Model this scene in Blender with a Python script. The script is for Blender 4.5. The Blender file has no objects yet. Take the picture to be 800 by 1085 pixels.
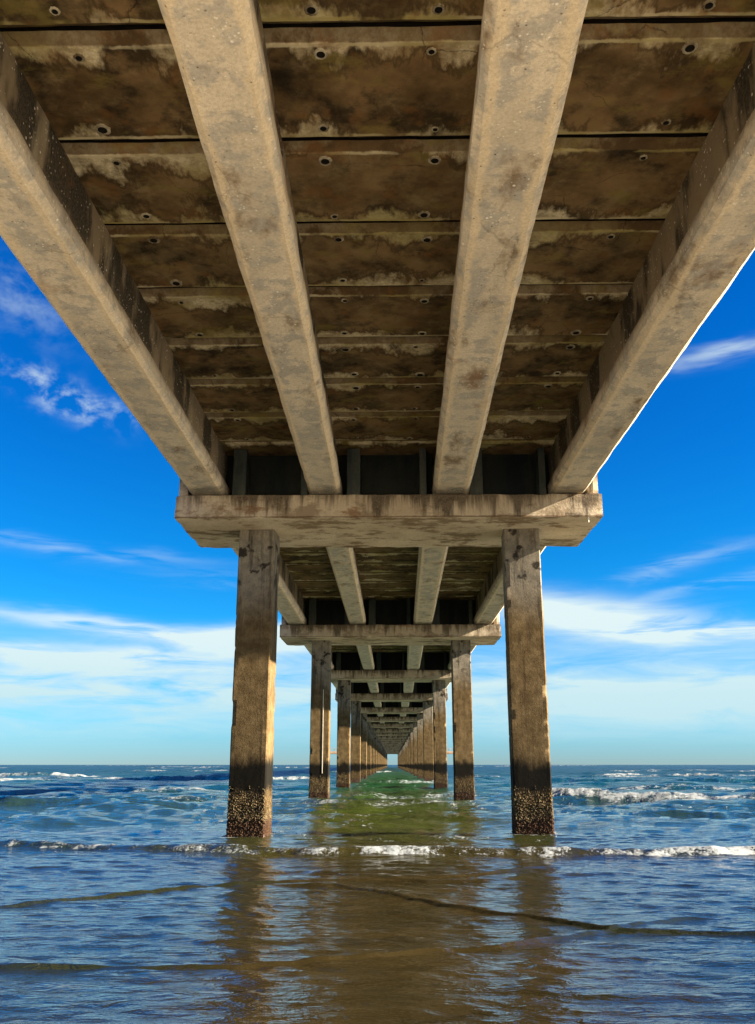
import bpy, bmesh, math, random
import numpy as np
from mathutils import Vector, Matrix, noise as mnoise

R = math.radians
scene = bpy.context.scene
COL = scene.collection

# ------------------------------------------------------------------ camera
cam_data = bpy.data.cameras.new('camera')
cam = bpy.data.objects.new('camera', cam_data)
COL.objects.link(cam)
cam_data.sensor_fit = 'VERTICAL'
cam_data.sensor_height = 24.0
cam_data.lens = 24.0 * 955.0 / 1085.0
cam_data.clip_start = 0.05
cam_data.clip_end = 60000.0
cam.location = (0, 0, 0)
cam.rotation_euler = (R(90 + 15.661), 0, R(0.924))
scene.camera = cam

# ------------------------------------------------------------------ light
SUN_AZ = 82.0                                   # degrees from straight behind the camera, towards the right
SUN_TANX = 0.41
SUN_EL = math.degrees(math.atan(SUN_TANX * math.sin(R(SUN_AZ))))
sdir = Vector((math.sin(R(SUN_AZ)) * math.cos(R(SUN_EL)), -math.cos(R(SUN_AZ)) * math.cos(R(SUN_EL)), math.sin(R(SUN_EL))))
sun_data = bpy.data.lights.new('sun', 'SUN')
sun_data.energy = 5.0
sun_data.angle = R(0.5)
sun_data.color = (1.0, 0.89, 0.74)
sun = bpy.data.objects.new('sun', sun_data)
COL.objects.link(sun)
sun.rotation_euler = (-sdir).to_track_quat('-Z', 'Y').to_euler()
sun.location = (30, -20, 30)

scene.view_settings.view_transform = 'Standard'
scene.view_settings.look = 'None'
scene.view_settings.gamma = 1.0
scene.view_settings.exposure = 2.8
SKY_STRENGTH = 0.05


# ------------------------------------------------------------------ node helper
class NB:
    def __init__(self, tree):
        self.t = tree
        self.n = tree.nodes
        self.l = tree.links

    def new(self, kind, **kw):
        n = self.n.new(kind)
        for k, v in kw.items():
            setattr(n, k, v)
        return n

    def put(self, sock, v):
        if hasattr(v, 'is_output') or isinstance(v, bpy.types.NodeSocket):
            self.l.new(v, sock)
        elif isinstance(v, (tuple, list)) and len(v) == 3 and sock.type == 'RGBA':
            sock.default_value = (*v, 1)
        else:
            sock.default_value = v

    def math(self, op, a, b=0.0, c=0.0, clamp=False):
        n = self.new('ShaderNodeMath', operation=op, use_clamp=clamp)
        self.put(n.inputs[0], a); self.put(n.inputs[1], b); self.put(n.inputs[2], c)
        return n.outputs[0]

    def vmath(self, op, a, b=(0, 0, 0)):
        n = self.new('ShaderNodeVectorMath', operation=op)
        self.put(n.inputs[0], a); self.put(n.inputs[1], b)
        return n.outputs[0]

    def mix(self, f, a, b):
        n = self.new('ShaderNodeMix', data_type='RGBA')
        self.put(n.inputs[0], f); self.put(n.inputs[6], a); self.put(n.inputs[7], b)
        return n.outputs[2]

    def step(self, v, lo, hi):
        n = self.new('ShaderNodeMapRange', interpolation_type='SMOOTHSTEP')
        self.put(n.inputs[0], v); n.inputs[1].default_value = lo; n.inputs[2].default_value = hi
        n.inputs[3].default_value = 0; n.inputs[4].default_value = 1
        return n.outputs[0]

    def noise(self, vec, scale, detail=4, rough=0.55, stretch=None, off=None, dist=0.0):
        if off:
            vec = self.vmath('ADD', vec, off)
        if stretch:
            vec = self.vmath('MULTIPLY', vec, stretch)
        n = self.new('ShaderNodeTexNoise')
        self.put(n.inputs['Vector'], vec)
        n.inputs['Scale'].default_value = scale
        n.inputs['Detail'].default_value = detail
        n.inputs['Roughness'].default_value = rough
        n.inputs['Distortion'].default_value = dist
        return n.outputs[0]

    def voro(self, vec, scale, stretch=None, feature='F1'):
        if stretch:
            vec = self.vmath('MULTIPLY', vec, stretch)
        n = self.new('ShaderNodeTexVoronoi', feature=feature)
        self.put(n.inputs['Vector'], vec); n.inputs['Scale'].default_value = scale
        return n.outputs['Distance'], None

    def sep(self, v):
        n = self.new('ShaderNodeSeparateXYZ'); self.put(n.inputs[0], v)
        return n.outputs[0], n.outputs[1], n.outputs[2]

    def comb(self, x, y, z):
        n = self.new('ShaderNodeCombineXYZ')
        self.put(n.inputs[0], x); self.put(n.inputs[1], y); self.put(n.inputs[2], z)
        return n.outputs[0]

    def bump(self, h, strength, dist, normal=None):
        n = self.new('ShaderNodeBump')
        n.inputs['Strength'].default_value = strength
        n.inputs['Distance'].default_value = dist
        self.put(n.inputs['Height'], h)
        if normal is not None:
            self.put(n.inputs['Normal'], normal)
        return n.outputs[0]


# ------------------------------------------------------------------ world sky
world = bpy.data.worlds.new('World')
scene.world = world
world.use_nodes = True
w = NB(world.node_tree)
w.n.clear()
out = w.new('ShaderNodeOutputWorld')
bg = w.new('ShaderNodeBackground')
sky = w.new('ShaderNodeTexSky')
sky.sky_type = 'NISHITA'
sky.sun_disc = False
sky.sun_elevation = R(SUN_EL)
sky.sun_rotation = math.atan2(sdir.x, sdir.y)
sky.altitude = 0
sky.air_density = 1.0
sky.dust_density = 0.0
sky.ozone_density = 4.0
tc = w.new('ShaderNodeTexCoord')
D = tc.outputs['Generated']
dx, dy, dz = w.sep(D)
el = w.math('MULTIPLY', w.math('ARCSINE', dz), 57.2958)
az = w.math('MULTIPLY', w.math('ARCTAN2', dx, dy), 57.2958)
hsv = w.new('ShaderNodeHueSaturation')
hsv.inputs['Saturation'].default_value = 1.35
hsv.inputs['Hue'].default_value = 0.5
w.l.new(sky.outputs[0], hsv.inputs['Color'])
ramp = w.new('ShaderNodeValToRGB')
stops = [(0.0, (0.17, 0.28, 0.52)), (2.5, (0.16, 0.36, 0.56)), (8.0, (0.080, 0.42, 0.57)), (13.0, (0.045, 0.40, 0.54)), (20.0, (0.052, 0.365, 0.53)), (30.0, (0.068, 0.355, 0.53)), (50.0, (0.075, 0.34, 0.51))]
for k_, (e_, c_) in enumerate(stops):
    e = ramp.color_ramp.elements[0] if k_ == 0 else ramp.color_ramp.elements.new(e_ / 60.0)
    e.position = e_ / 60.0
    e.color = (*c_, 1)
ramp.color_ramp.elements[-1].color = (0.08, 0.34, 0.51, 1)
w.put(ramp.inputs[0], w.math('DIVIDE', el, 60.0))
tint = ramp.outputs[0]
grade = w.new('ShaderNodeMix', data_type='RGBA', blend_type='MULTIPLY')
grade.inputs[0].default_value = 1.0
w.l.new(hsv.outputs[0], grade.inputs[6]); w.l.new(tint, grade.inputs[7])
skycol = grade.outputs[2]
# clouds: cirrus drawn out along the horizon, in directions (azimuth, elevation)
ae = w.comb(az, el, 0.0)
warp = w.noise(ae, 0.35, 2, 0.5, stretch=(0.35, 1.0, 1.0))
warp2 = w.noise(ae, 0.8, 3, 0.6, stretch=(0.18, 1.0, 1.0), off=(31, 7, 3))
fib = w.noise(ae, 0.9, 4, 0.62, stretch=(0.16, 1.0, 1.0), off=(11, 5, 0), dist=0.6)
puff = w.noise(ae, 0.8, 4, 0.6, stretch=(0.55, 0.8, 1.0), off=(3, 9, 0), dist=0.25)
elw = w.math('ADD', el, w.math('MULTIPLY', w.math('SUBTRACT', warp2, 0.5), 1.3))
elw = w.math('ADD', elw, w.math('MULTIPLY', w.math('SUBTRACT', warp, 0.5), 1.2))


def band(az0, el0, haz, hup, hdn, slope, wt, tex, lo, hi):
    """a streak of cirrus centred on a direction"""
    d = w.math('SUBTRACT', w.math('SUBTRACT', elw, el0), w.math('MULTIPLY', w.math('SUBTRACT', az, az0), slope))
    up = w.math('DIVIDE', w.math('MAXIMUM', d, 0.0), hup)
    dn = w.math('DIVIDE', w.math('MINIMUM', d, 0.0), hdn)
    q = w.math('ADD', w.math('MULTIPLY', up, up), w.math('MULTIPLY', dn, dn))
    a = w.math('DIVIDE', w.math('SUBTRACT', az, az0), haz)
    q = w.math('ADD', q, w.math('MULTIPLY', a, a))
    g = w.math('EXPONENT', w.math('MULTIPLY', q, -1.0))
    return w.math('MULTIPLY', w.math('MULTIPLY', g, w.step(tex, lo, hi)), wt)


CLOUDS = [
    (-8.5, 7.9, 5.5, 0.45, 1.0, 0.02, 1.35, warp, 0.10, 0.40),
    (-18.0, 8.2, 9.0, 0.35, 0.55, -0.10, 0.8, fib, 0.30, 0.55),
    (-20.0, 6.3, 9.0, 0.5, 0.7, 0.0, 0.75, fib, 0.25, 0.55),
    (-16.0, 4.4, 14.0, 0.8, 1.0, 0.0, 0.35, fib, 0.25, 0.6),
    (-22.5, 21.8, 3.0, 1.0, 0.7, -0.35, 0.75, puff, 0.42, 0.72),
    (-18.5, 21.2, 3.0, 0.7, 0.7, -0.12, 0.38, puff, 0.44, 0.74),
    (-26.0, 27.0, 7.0, 1.8, 1.8, -0.1, 0.28, puff, 0.35, 0.75),
    (-20.0, 12.6, 7.0, 0.4, 0.5, -0.05, 0.30, fib, 0.35, 0.65),
    (-8.0, 11.0, 6.0, 0.4, 0.4, -0.05, 0.18, fib, 0.35, 0.65),
    (11.0, 9.3, 5.0, 0.9, 1.3, -0.14, 1.30, warp2, 0.2, 0.5),
    (15.5, 8.0, 4.0, 1.0, 0.6, -0.10, 0.75, fib, 0.36, 0.58),
    (20.0, 7.4, 6.0, 0.35, 0.40, -0.02, 0.95, fib, 0.25, 0.5),
    (23.5, 23.9, 5.5, 0.40, 0.45, 0.03, 0.62, fib, 0.34, 0.58),
    (17.0, 11.5, 6.0, 0.5, 0.5, 0.22, 0.28, fib, 0.36, 0.62),
    (20.0, 10.2, 5.0, 0.35, 0.4, 0.15, 0.30, fib, 0.36, 0.62),
    (18.0, 4.6, 14.0, 0.5, 2.6, 0.00, 0.75, warp, 0.1, 0.5),
]
cloud = None
for c in CLOUDS:
    b = band(*c)
    cloud = b if cloud is None else w.math('ADD', cloud, b)
# the same cirrus elsewhere round the sky, behind and beside the view
wide = w.math('MULTIPLY', w.step(w.math('ABSOLUTE', az), 40, 70), w.step(fib, 0.5, 0.75))
wide = w.math('MULTIPLY', wide, w.math('MULTIPLY', w.step(el, 1, 8), 0.5))
cloud = w.math('ADD', cloud, wide)
# thin bright veil low over the sea
veil = w.math('MULTIPLY', w.step(el, 9.0, 4.5), w.step(el, -1.0, 4.0))
veil = w.math('MULTIPLY', veil, w.math('ADD', 0.60, w.math('MULTIPLY', w.math('SUBTRACT', fib, 0.5), 2.0)))
cloud = w.math('ADD', cloud, w.math('MAXIMUM', veil, 0.0))
cloud = w.math('MINIMUM', w.math('MULTIPLY', cloud, w.step(el, 0.2, 2.5)), 1.0)
fin = w.mix(cloud, skycol, w.mix(w.step(el, 2.0, 9.0), (1.62, 2.35, 2.55), (2.2, 2.65, 2.72)))
w.l.new(fin, bg.inputs['Color'])
bg.inputs['Strength'].default_value = SKY_STRENGTH
w.l.new(bg.outputs[0], out.inputs['Surface'])


# ------------------------------------------------------------------ materials
def new_mat(name):
    m = bpy.data.materials.new(name)
    m.use_nodes = True
    nb = NB(m.node_tree)
    bsdf = nb.n['Principled BSDF']
    return m, nb, bsdf


def obj_coords(nb, jitter=True):
    t = nb.new('ShaderNodeTexCoord').outputs['Object']
    if not jitter:
        return t, t
    oi = nb.new('ShaderNodeObjectInfo')
    r = nb.math('MULTIPLY', oi.outputs['Random'], 57.0)
    return t, nb.vmath('ADD', t, nb.comb(r, r, r))


def girder_material():
    m, nb, b = new_mat('girder_concrete')
    t, v = obj_coords(nb)
    big = nb.noise(v, 1.3, 5, 0.6, stretch=(1.6, 0.55, 1.6))
    mid = nb.noise(v, 4.5, 6, 0.65, off=(4, 8, 1))
    fine = nb.noise(v, 38, 5, 0.7)
    col = nb.mix(nb.step(big, 0.34, 0.66), (0.54, 0.455, 0.325), (0.70, 0.585, 0.415))
    col = nb.mix(nb.math('MULTIPLY', nb.step(mid, 0.46, 0.58), 0.80), col, (0.40, 0.365, 0.30))
    brown = nb.noise(v, 2.2, 7, 0.7, off=(19, 2, 7), stretch=(1.0, 0.6, 1.0))
    col = nb.mix(nb.math('MULTIPLY', nb.step(brown, 0.52, 0.70), 0.85), col, (0.165, 0.10, 0.045))
    # cream lime run along the edges of the flange
    x, y, z = nb.sep(t)
    edge = nb.math('ADD', nb.math('ABSOLUTE', x), nb.math('MULTIPLY', nb.math('SUBTRACT', nb.noise(v, 3.2, 6, 0.65, stretch=(1, 0.8, 1)), 0.5), 0.22))
    lime = nb.math('MULTIPLY', nb.step(edge, 0.15, 0.20), nb.step(edge, 0.27, 0.22))
    col = nb.mix(nb.math('MULTIPLY', lime, 0.85), col, (0.72, 0.57, 0.36))
    # web: darker, damp streaks hanging down from the deck
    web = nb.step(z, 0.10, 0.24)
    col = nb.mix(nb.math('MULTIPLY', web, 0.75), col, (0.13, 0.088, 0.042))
    st = nb.noise(v, 2.6, 5, 0.6, stretch=(0.4, 0.55, 0.20), off=(7, 3, 2))
    damp = nb.math('MULTIPLY', nb.math('MULTIPLY', nb.step(st, 0.46, 0.56), nb.step(z, 0.16, 0.42)), 0.92)
    col = nb.mix(damp, col, (0.010, 0.011, 0.009))
    st2 = nb.noise(v, 2.9, 5, 0.6, stretch=(0.4, 1.0, 0.25), off=(1, 13, 2))
    col = nb.mix(nb.math('MULTIPLY', nb.math('MULTIPLY', nb.step(st2, 0.56, 0.68), web), 0.6), col, (0.36, 0.30, 0.19))
    red = nb.noise(v, 0.8, 5, 0.65, off=(61, 2, 3))
    col = nb.mix(nb.math('MULTIPLY', nb.step(red, 0.60, 0.72), 0.6), col, (0.26, 0.115, 0.045))
    kd, kc = nb.voro(nb.vmath('ADD', v, nb.comb(nb.math('MULTIPLY', mid, 0.2), nb.math('MULTIPLY', big, 0.3), 0.0)), 1.1, stretch=(1.2, 0.5, 1.0), feature='DISTANCE_TO_EDGE')
    col = nb.mix(nb.math('MULTIPLY', nb.math('MULTIPLY', nb.step(kd, 0.007, 0.001), nb.step(brown, 0.47, 0.55)), 0.3), col, (0.06, 0.038, 0.02))
    # darker ragged ends near the bearing
    end_tone = nb.math('MULTIPLY', nb.step(nb.math('ADD', y, nb.math('MULTIPLY', nb.math('SUBTRACT', mid, 0.5), 0.7)), 12.05, 12.5), 0.7)
    col = nb.mix(end_tone, col, (0.05, 0.050, 0.040))
    # pits and pale popped grains
    d, c = nb.voro(v, 26)
    sparse = nb.step(nb.noise(v, 5, 3, 0.6, off=(2, 2, 9)), 0.5, 0.62)
    col = nb.mix(nb.math('MULTIPLY', nb.step(d, 0.26, 0.12), sparse), col, (0.80, 0.72, 0.56))
    dw, cw = nb.voro(v, 9)
    col = nb.mix(nb.math('MULTIPLY', nb.step(dw, 0.13, 0.07), nb.step(nb.noise(v, 2.2, 3, 0.6, off=(12, 2, 9)), 0.42, 0.55)), col, (0.82, 0.74, 0.60))
    d2, c2 = nb.voro(v, 15)
    col = nb.mix(nb.math('MULTIPLY', nb.step(d2, 0.16, 0.05), nb.step(mid, 0.45, 0.6)), col, (0.10, 0.07, 0.04))
    col = nb.mix(nb.math('MULTIPLY', nb.step(fine, 0.35, 0.7), 0.35), col, (0.24, 0.18, 0.11))
    pd, pc = nb.voro(v, 70)
    col = nb.mix(nb.math('MULTIPLY', nb.step(pd, 0.22, 0.08), nb.math('MULTIPLY', nb.step(big, 0.40, 0.55), 0.6)), col, (0.16, 0.115, 0.065))
    nb.put(b.inputs['Base Color'], col)
    b.inputs['Roughness'].default_value = 0.85
    n1 = nb.bump(mid, 0.5, 0.02)
    n2 = nb.bump(fine, 0.45, 0.006, n1)
    n3 = nb.bump(nb.step(d2, 0.0, 0.2), 0.4, 0.006, n2)
    nb.put(b.inputs['Normal'], n3)
    b.inputs['Specular IOR Level'].default_value = 0.15
    return m


def soffit_material():
    m, nb, b = new_mat('deck_soffit_concrete')
    t, v = obj_coords(nb)
    x, y, z = nb.sep(t)
    big = nb.noise(v, 1.5, 6, 0.62, stretch=(0.8, 1.0, 1.0))
    mid = nb.noise(v, 4.0, 7, 0.68, off=(3, 5, 1))
    fine = nb.noise(v, 30, 5, 0.7)
    col = nb.mix(nb.step(big, 0.32, 0.66), (0.056, 0.032, 0.011), (0.235, 0.142, 0.060))
    col = nb.mix(nb.math('MULTIPLY', nb.step(mid, 0.52, 0.7), 0.7), col, (0.27, 0.19, 0.095))
    dark = nb.noise(v, 1.9, 6, 0.65, off=(9, 4, 2))
    col = nb.mix(nb.math('MULTIPLY', nb.step(dark, 0.47, 0.62), 0.9), col, (0.011, 0.008, 0.004))
    oi = nb.new('ShaderNodeObjectInfo')
    col = nb.mix(nb.math('MULTIPLY', oi.outputs['Random'], nb.math('MULTIPLY', nb.step(mid, 0.35, 0.6), 0.6)), col, (0.25, 0.175, 0.080))
    # pale lime bloom that creeps in from the joints with a ragged edge
    ay = nb.math('ABSOLUTE', y)
    reach = nb.noise(v, 1.7, 6, 0.66, off=(21, 6, 0), stretch=(0.8, 0.35, 1.0))
    edge = nb.math('ADD', ay, nb.math('MULTIPLY', nb.math('SUBTRACT', reach, 0.468), 2.0))
    bloom = nb.step(edge, 0.44, 0.62)
    rim = nb.math('MULTIPLY', nb.step(edge, 0.36, 0.44), nb.step(edge, 0.52, 0.44))
    bl = nb.mix(nb.step(fine, 0.35, 0.65), (0.74, 0.64, 0.42), (0.54, 0.43, 0.24))
    far = nb.noise(v, 0.9, 3, 0.5, off=(0, 40, 0))
    bl = nb.mix(nb.math('MULTIPLY', nb.step(far, 0.45, 0.62), 0.7), bl, (0.34, 0.28, 0.08))
    col = nb.mix(nb.math('MULTIPLY', rim, 0.6), col, (0.045, 0.028, 0.012))
    col = nb.mix(nb.math('MULTIPLY', bloom, nb.math('ADD', 0.45, nb.math('MULTIPLY', nb.step(nb.noise(v, 5.5, 6, 0.7, off=(41, 3, 3)), 0.38, 0.58), 0.5))), col, bl)
    # a thin lime line along every joint
    ln = nb.math('ADD', ay, nb.math('MULTIPLY', nb.math('SUBTRACT', nb.noise(v, 5.0, 5, 0.7, stretch=(0.7, 0.5, 1), off=(2, 71, 3)), 0.5), 0.07))
    lm = nb.math('MULTIPLY', nb.math('MULTIPLY', nb.step(ln, 0.452, 0.470), nb.step(ln, 0.500, 0.485)), nb.step(nb.noise(v, 1.6, 4, 0.6, off=(52, 4, 3)), 0.42, 0.54))
    col = nb.mix(nb.math('MULTIPLY', nb.step(ay, 0.485, 0.50), 0.75), col, (0.085, 0.050, 0.020))
    col = nb.mix(nb.math('MULTIPLY', lm, 0.85), col, nb.mix(nb.step(far, 0.4, 0.6), (0.62, 0.52, 0.32), (0.36, 0.29, 0.10)))
    # hairline cracks and drips
    cd, cc = nb.voro(nb.vmath('ADD', v, nb.comb(nb.math('MULTIPLY', mid, 0.25), nb.math('MULTIPLY', big, 0.3), 0.0)), 0.9, feature='DISTANCE_TO_EDGE')
    col = nb.mix(nb.math('MULTIPLY', nb.math('MULTIPLY', nb.step(cd, 0.006, 0.001), nb.step(big, 0.48, 0.58)), 0.6), col, (0.012, 0.008, 0.004))
    # green-yellow algae
    alg = nb.noise(v, 2.4, 6, 0.66, off=(5, 25, 3), stretch=(0.7, 1.2, 1))
    col = nb.mix(nb.math('MULTIPLY', nb.step(alg, 0.55, 0.66), 0.5), col, (0.22, 0.170, 0.040))
    rust = nb.noise(v, 3.0, 5, 0.6, off=(15, 2, 13))
    col = nb.mix(nb.math('MULTIPLY', nb.step(rust, 0.56, 0.70), 0.55), col, (0.19, 0.085, 0.025))
    nb.put(b.inputs['Base Color'], col)
    b.inputs['Roughness'].default_value = 0.8
    n1 = nb.bump(mid, 0.5, 0.02)
    nb.put(b.inputs['Normal'], nb.bump(fine, 0.4, 0.005, n1))
    b.inputs['Specular IOR Level'].default_value = 0.15
    return m


def cap_material():
    m, nb, b = new_mat('cap_concrete')
    t, v = obj_coords(nb)
    x, y, z = nb.sep(t)
    big = nb.noise(v, 1.1, 6, 0.62)
    mid = nb.noise(v, 5.0, 7, 0.68, off=(2, 5, 8))
    fine = nb.noise(v, 34, 5, 0.7)
    grain = nb.noise(v, 2.2, 7, 0.7, stretch=(0.7, 1.3, 1.2), off=(6, 6, 2))
    col = nb.mix(nb.step(big, 0.35, 0.65), (0.52, 0.41, 0.265), (0.70, 0.575, 0.39))
    col = nb.mix(nb.math('MULTIPLY', nb.step(grain, 0.49, 0.60), 0.80), col, (0.17, 0.105, 0.048))
    col = nb.mix(nb.math('MULTIPLY', nb.step(mid, 0.55, 0.72), 0.6), col, (0.60, 0.52, 0.37))
    # front face: dark weathering with streaks that run down from the bearings
    geo = nb.new('ShaderNodeNewGeometry')
    gx, gy, gz = nb.sep(geo.outputs['Normal'])
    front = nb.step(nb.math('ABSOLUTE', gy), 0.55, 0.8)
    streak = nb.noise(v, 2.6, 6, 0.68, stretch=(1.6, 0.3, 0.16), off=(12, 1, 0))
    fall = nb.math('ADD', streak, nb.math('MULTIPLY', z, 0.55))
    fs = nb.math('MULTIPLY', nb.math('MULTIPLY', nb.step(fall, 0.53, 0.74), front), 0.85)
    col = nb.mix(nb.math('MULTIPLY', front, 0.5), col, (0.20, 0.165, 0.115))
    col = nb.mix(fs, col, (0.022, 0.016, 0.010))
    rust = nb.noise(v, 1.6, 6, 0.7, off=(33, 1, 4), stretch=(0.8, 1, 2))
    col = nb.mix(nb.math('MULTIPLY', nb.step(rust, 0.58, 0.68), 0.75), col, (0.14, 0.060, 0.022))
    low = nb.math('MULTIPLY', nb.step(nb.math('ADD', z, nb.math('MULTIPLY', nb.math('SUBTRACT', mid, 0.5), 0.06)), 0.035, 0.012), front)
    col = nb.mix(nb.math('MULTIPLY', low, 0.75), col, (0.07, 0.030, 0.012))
    col = nb.mix(nb.math('MULTIPLY', nb.step(fine, 0.4, 0.7), 0.4), col, (0.25, 0.18, 0.10))
    nb.put(b.inputs['Base Color'], col)
    b.inputs['Roughness'].default_value = 0.88
    n1 = nb.bump(mid, 0.6, 0.025)
    n2 = nb.bump(grain, 0.5, 0.02, n1)
    nb.put(b.inputs['Normal'], nb.bump(fine, 0.5, 0.006, n2))
    b.inputs['Specular IOR Level'].default_value = 0.15
    return m


def pile_material():
    """square pile: water line at local z = 0"""
    m, nb, b = new_mat('pile_concrete')
    t, v = obj_coords(nb)
    x, y, z = nb.sep(t)
    oi = nb.new('ShaderNodeObjectInfo')
    big = nb.noise(v, 1.2, 6, 0.62, stretch=(1, 1, 0.5))
    mid = nb.noise(v, 6.0, 7, 0.68, off=(2, 5, 8))
    fine = nb.noise(v, 55, 4, 0.7)
    zz = nb.math('ADD', z, nb.math('MULTIPLY', nb.math('SUBTRACT', big, 0.5), 1.1))
    grey = nb.mix(nb.step(mid, 0.35, 0.65), (0.15, 0.13, 0.095), (0.23, 0.195, 0.14))
    brown = nb.mix(nb.step(mid, 0.35, 0.68), (0.088, 0.056, 0.0215), (0.155, 0.103, 0.044))
    warm = nb.step(zz, 3.9, 3.0)
    col = nb.mix(warm, grey, brown)
    run = nb.noise(v, 4.5, 6, 0.7, stretch=(1.8, 1.8, 0.10), off=(30, 2, 9))
    col = nb.mix(nb.math('MULTIPLY', nb.step(run, 0.54, 0.68), 0.6), col, (0.026, 0.015, 0.006))
    run2 = nb.noise(v, 5.5, 6, 0.7, stretch=(1.8, 1.8, 0.08), off=(3, 52, 9))
    col = nb.mix(nb.math('MULTIPLY', nb.step(run2, 0.58, 0.70), 0.5), col, (0.23, 0.175, 0.10))
    # black blotches near the head, long drips under them
    st = nb.noise(v, 3.2, 6, 0.66, stretch=(1.6, 1.6, 0.16), off=(3, 1, 9))
    col = nb.mix(nb.math('MULTIPLY', nb.math('MULTIPLY', nb.step(st, 0.50, 0.66), nb.step(z, 2.2, 3.6)), 0.85), col, (0.030, 0.024, 0.017))
    blot = nb.noise(v, 4.2, 4, 0.55, off=(5, 5, 1))
    lo_hi = nb.math('MULTIPLY', nb.step(z, 3.5, 4.0), nb.step(blot, 0.55, 0.63))
    lr = nb.step(oi.outputs['Random'], 0.2, 0.3)
    col = nb.mix(nb.math('MULTIPLY', lo_hi, 0.9), col, (0.012, 0.010, 0.008))
    col = nb.mix(nb.math('MULTIPLY', nb.step(nb.noise(v, 2.0, 6, 0.7, stretch=(2, 2, 0.3), off=(8, 4, 4)), 0.55, 0.70), 0.55), col, (0.050, 0.025, 0.009))
    # specks
    d, c = nb.voro(v, 40)
    col = nb.mix(nb.math('MULTIPLY', nb.step(d, 0.3, 0.1), nb.math('MULTIPLY', nb.step(mid, 0.45, 0.6), 0.6)), col, (0.26, 0.18, 0.085))
    gr = nb.noise(v, 120, 2, 0.6)
    col = nb.mix(nb.math('MULTIPLY', nb.step(gr, 0.52, 0.68), 0.55), col, (0.030, 0.016, 0.006))
    # tide marks
    tw = nb.math('ADD', z, nb.math('MULTIPLY', nb.math('SUBTRACT', nb.noise(v, 4.5, 5, 0.7, stretch=(1, 1, 0.35)), 0.5), 0.50))
    algae = nb.math('MULTIPLY', nb.step(tw, 0.45, 0.66), nb.step(tw, 1.20, 0.96))
    col = nb.mix(nb.math('MULTIPLY', algae, 0.98), col, (0.0035, 0.0032, 0.0016))
    d3, c3 = nb.voro(v, 34)
    barn = nb.mix(nb.step(d3, 0.22, 0.5), (0.15, 0.105, 0.043), (0.034, 0.019, 0.006))
    barn = nb.mix(nb.math('MULTIPLY', nb.step(nb.noise(v, 7, 5, 0.7, off=(3, 3, 3)), 0.5, 0.65), 0.6), barn, (0.06, 0.034, 0.009))
    bz = nb.step(tw, 0.72, 0.42)
    col = nb.mix(bz, col, barn)
    red = nb.step(tw, 0.30, 0.16)
    col = nb.mix(nb.math('MULTIPLY', red, 0.85), col, (0.032, 0.012, 0.004))
    nb.put(b.inputs['Base Color'], col)
    nb.put(b.inputs['Roughness'], nb.math('SUBTRACT', 0.88, nb.math('MULTIPLY', red, 0.45)))
    n1 = nb.bump(mid, 0.45, 0.012)
    n2 = nb.bump(fine, 0.5, 0.004, n1)
    hb = nb.math('MULTIPLY', bz, nb.step(d3, 0.6, 0.1))
    nb.put(b.inputs['Normal'], nb.bump(hb, 0.8, 0.018, n2))
    b.inputs['Specular IOR Level'].default_value = 0.10
    return m


def plain_material(name, c0, c1, scale=3.0, rough=0.85, bump=0.4, stretch=None):
    m, nb, b = new_mat(name)
    t, v = obj_coords(nb)
    a = nb.noise(v, scale, 6, 0.65, stretch=stretch)
    f = nb.noise(v, scale * 9, 4, 0.7)
    col = nb.mix(nb.step(a, 0.35, 0.65), c0, c1)
    col = nb.mix(nb.math('MULTIPLY', nb.step(f, 0.4, 0.7), 0.3), col, tuple(q * 0.6 for q in c0))
    nb.put(b.inputs['Base Color'], col)
    b.inputs['Roughness'].default_value = rough
    b.inputs['Specular IOR Level'].default_value = 0.15
    nb.put(b.inputs['Normal'], nb.bump(f, bump, 0.006))
    return m


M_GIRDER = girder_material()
M_SOFFIT = soffit_material()
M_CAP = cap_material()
M_PILE = pile_material()
M_JOINT = plain_material('joint_shade', (0.004, 0.003, 0.002), (0.010, 0.007, 0.004), 5, 0.9)  # shade of the plank gaps painted as near-black side faces
M_DIAPH = plain_material('shaded_diaphragm_concrete', (0.003, 0.007, 0.010), (0.016, 0.018, 0.012), 1.6, 0.6, 0.4, (1.5, 1, 0.3))  # stained concrete, with the shade of the recess also put into its colour
M_POST = plain_material('dark_post_concrete', (0.030, 0.040, 0.038), (0.075, 0.08, 0.062), 2.5, 0.7, 0.4, (1.5, 1.5, 0.3))  # mottled dark grey-green post concrete
M_PAD = plain_material('bearing_rubber', (0.02, 0.018, 0.015), (0.06, 0.04, 0.025), 6, 0.7)
M_HOLE = plain_material('socket_dark', (0.006, 0.005, 0.004), (0.012, 0.009, 0.006), 20, 0.9)
M_RING = plain_material('socket_lime_ring', (0.50, 0.43, 0.29), (0.10, 0.065, 0.03), 5, 0.85)
M_PIPE = plain_material('conduit_grey', (0.50, 0.42, 0.29), (0.62, 0.54, 0.40), 6, 0.6)
M_HEAD = plain_material('pier_head_concrete', (0.40, 0.25, 0.14), (0.52, 0.36, 0.22), 0.6, 0.85)
M_LIME = plain_material('mineral_white', (0.70, 0.62, 0.50), (0.78, 0.72, 0.6), 20, 0.7)


# ------------------------------------------------------------------ object helpers
def link(name, mesh, mat, parent=None, loc=(0, 0, 0), rot=(0, 0, 0)):
    o = bpy.data.objects.new(name, mesh)
    COL.objects.link(o)
    if mat is not None and not mesh.materials:
        mesh.materials.append(mat)
    o.location = loc
    o.rotation_euler = rot
    if parent is not None:
        o.parent = parent
    return o


def thing(name, label, cat, loc, group=None):
    o = bpy.data.objects.new(name, None)
    COL.objects.link(o)
    o.empty_display_size = 0.3
    o.location = loc
    o['label'] = label
    o['category'] = cat
    if group:
        o['group'] = group
    return o


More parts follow.
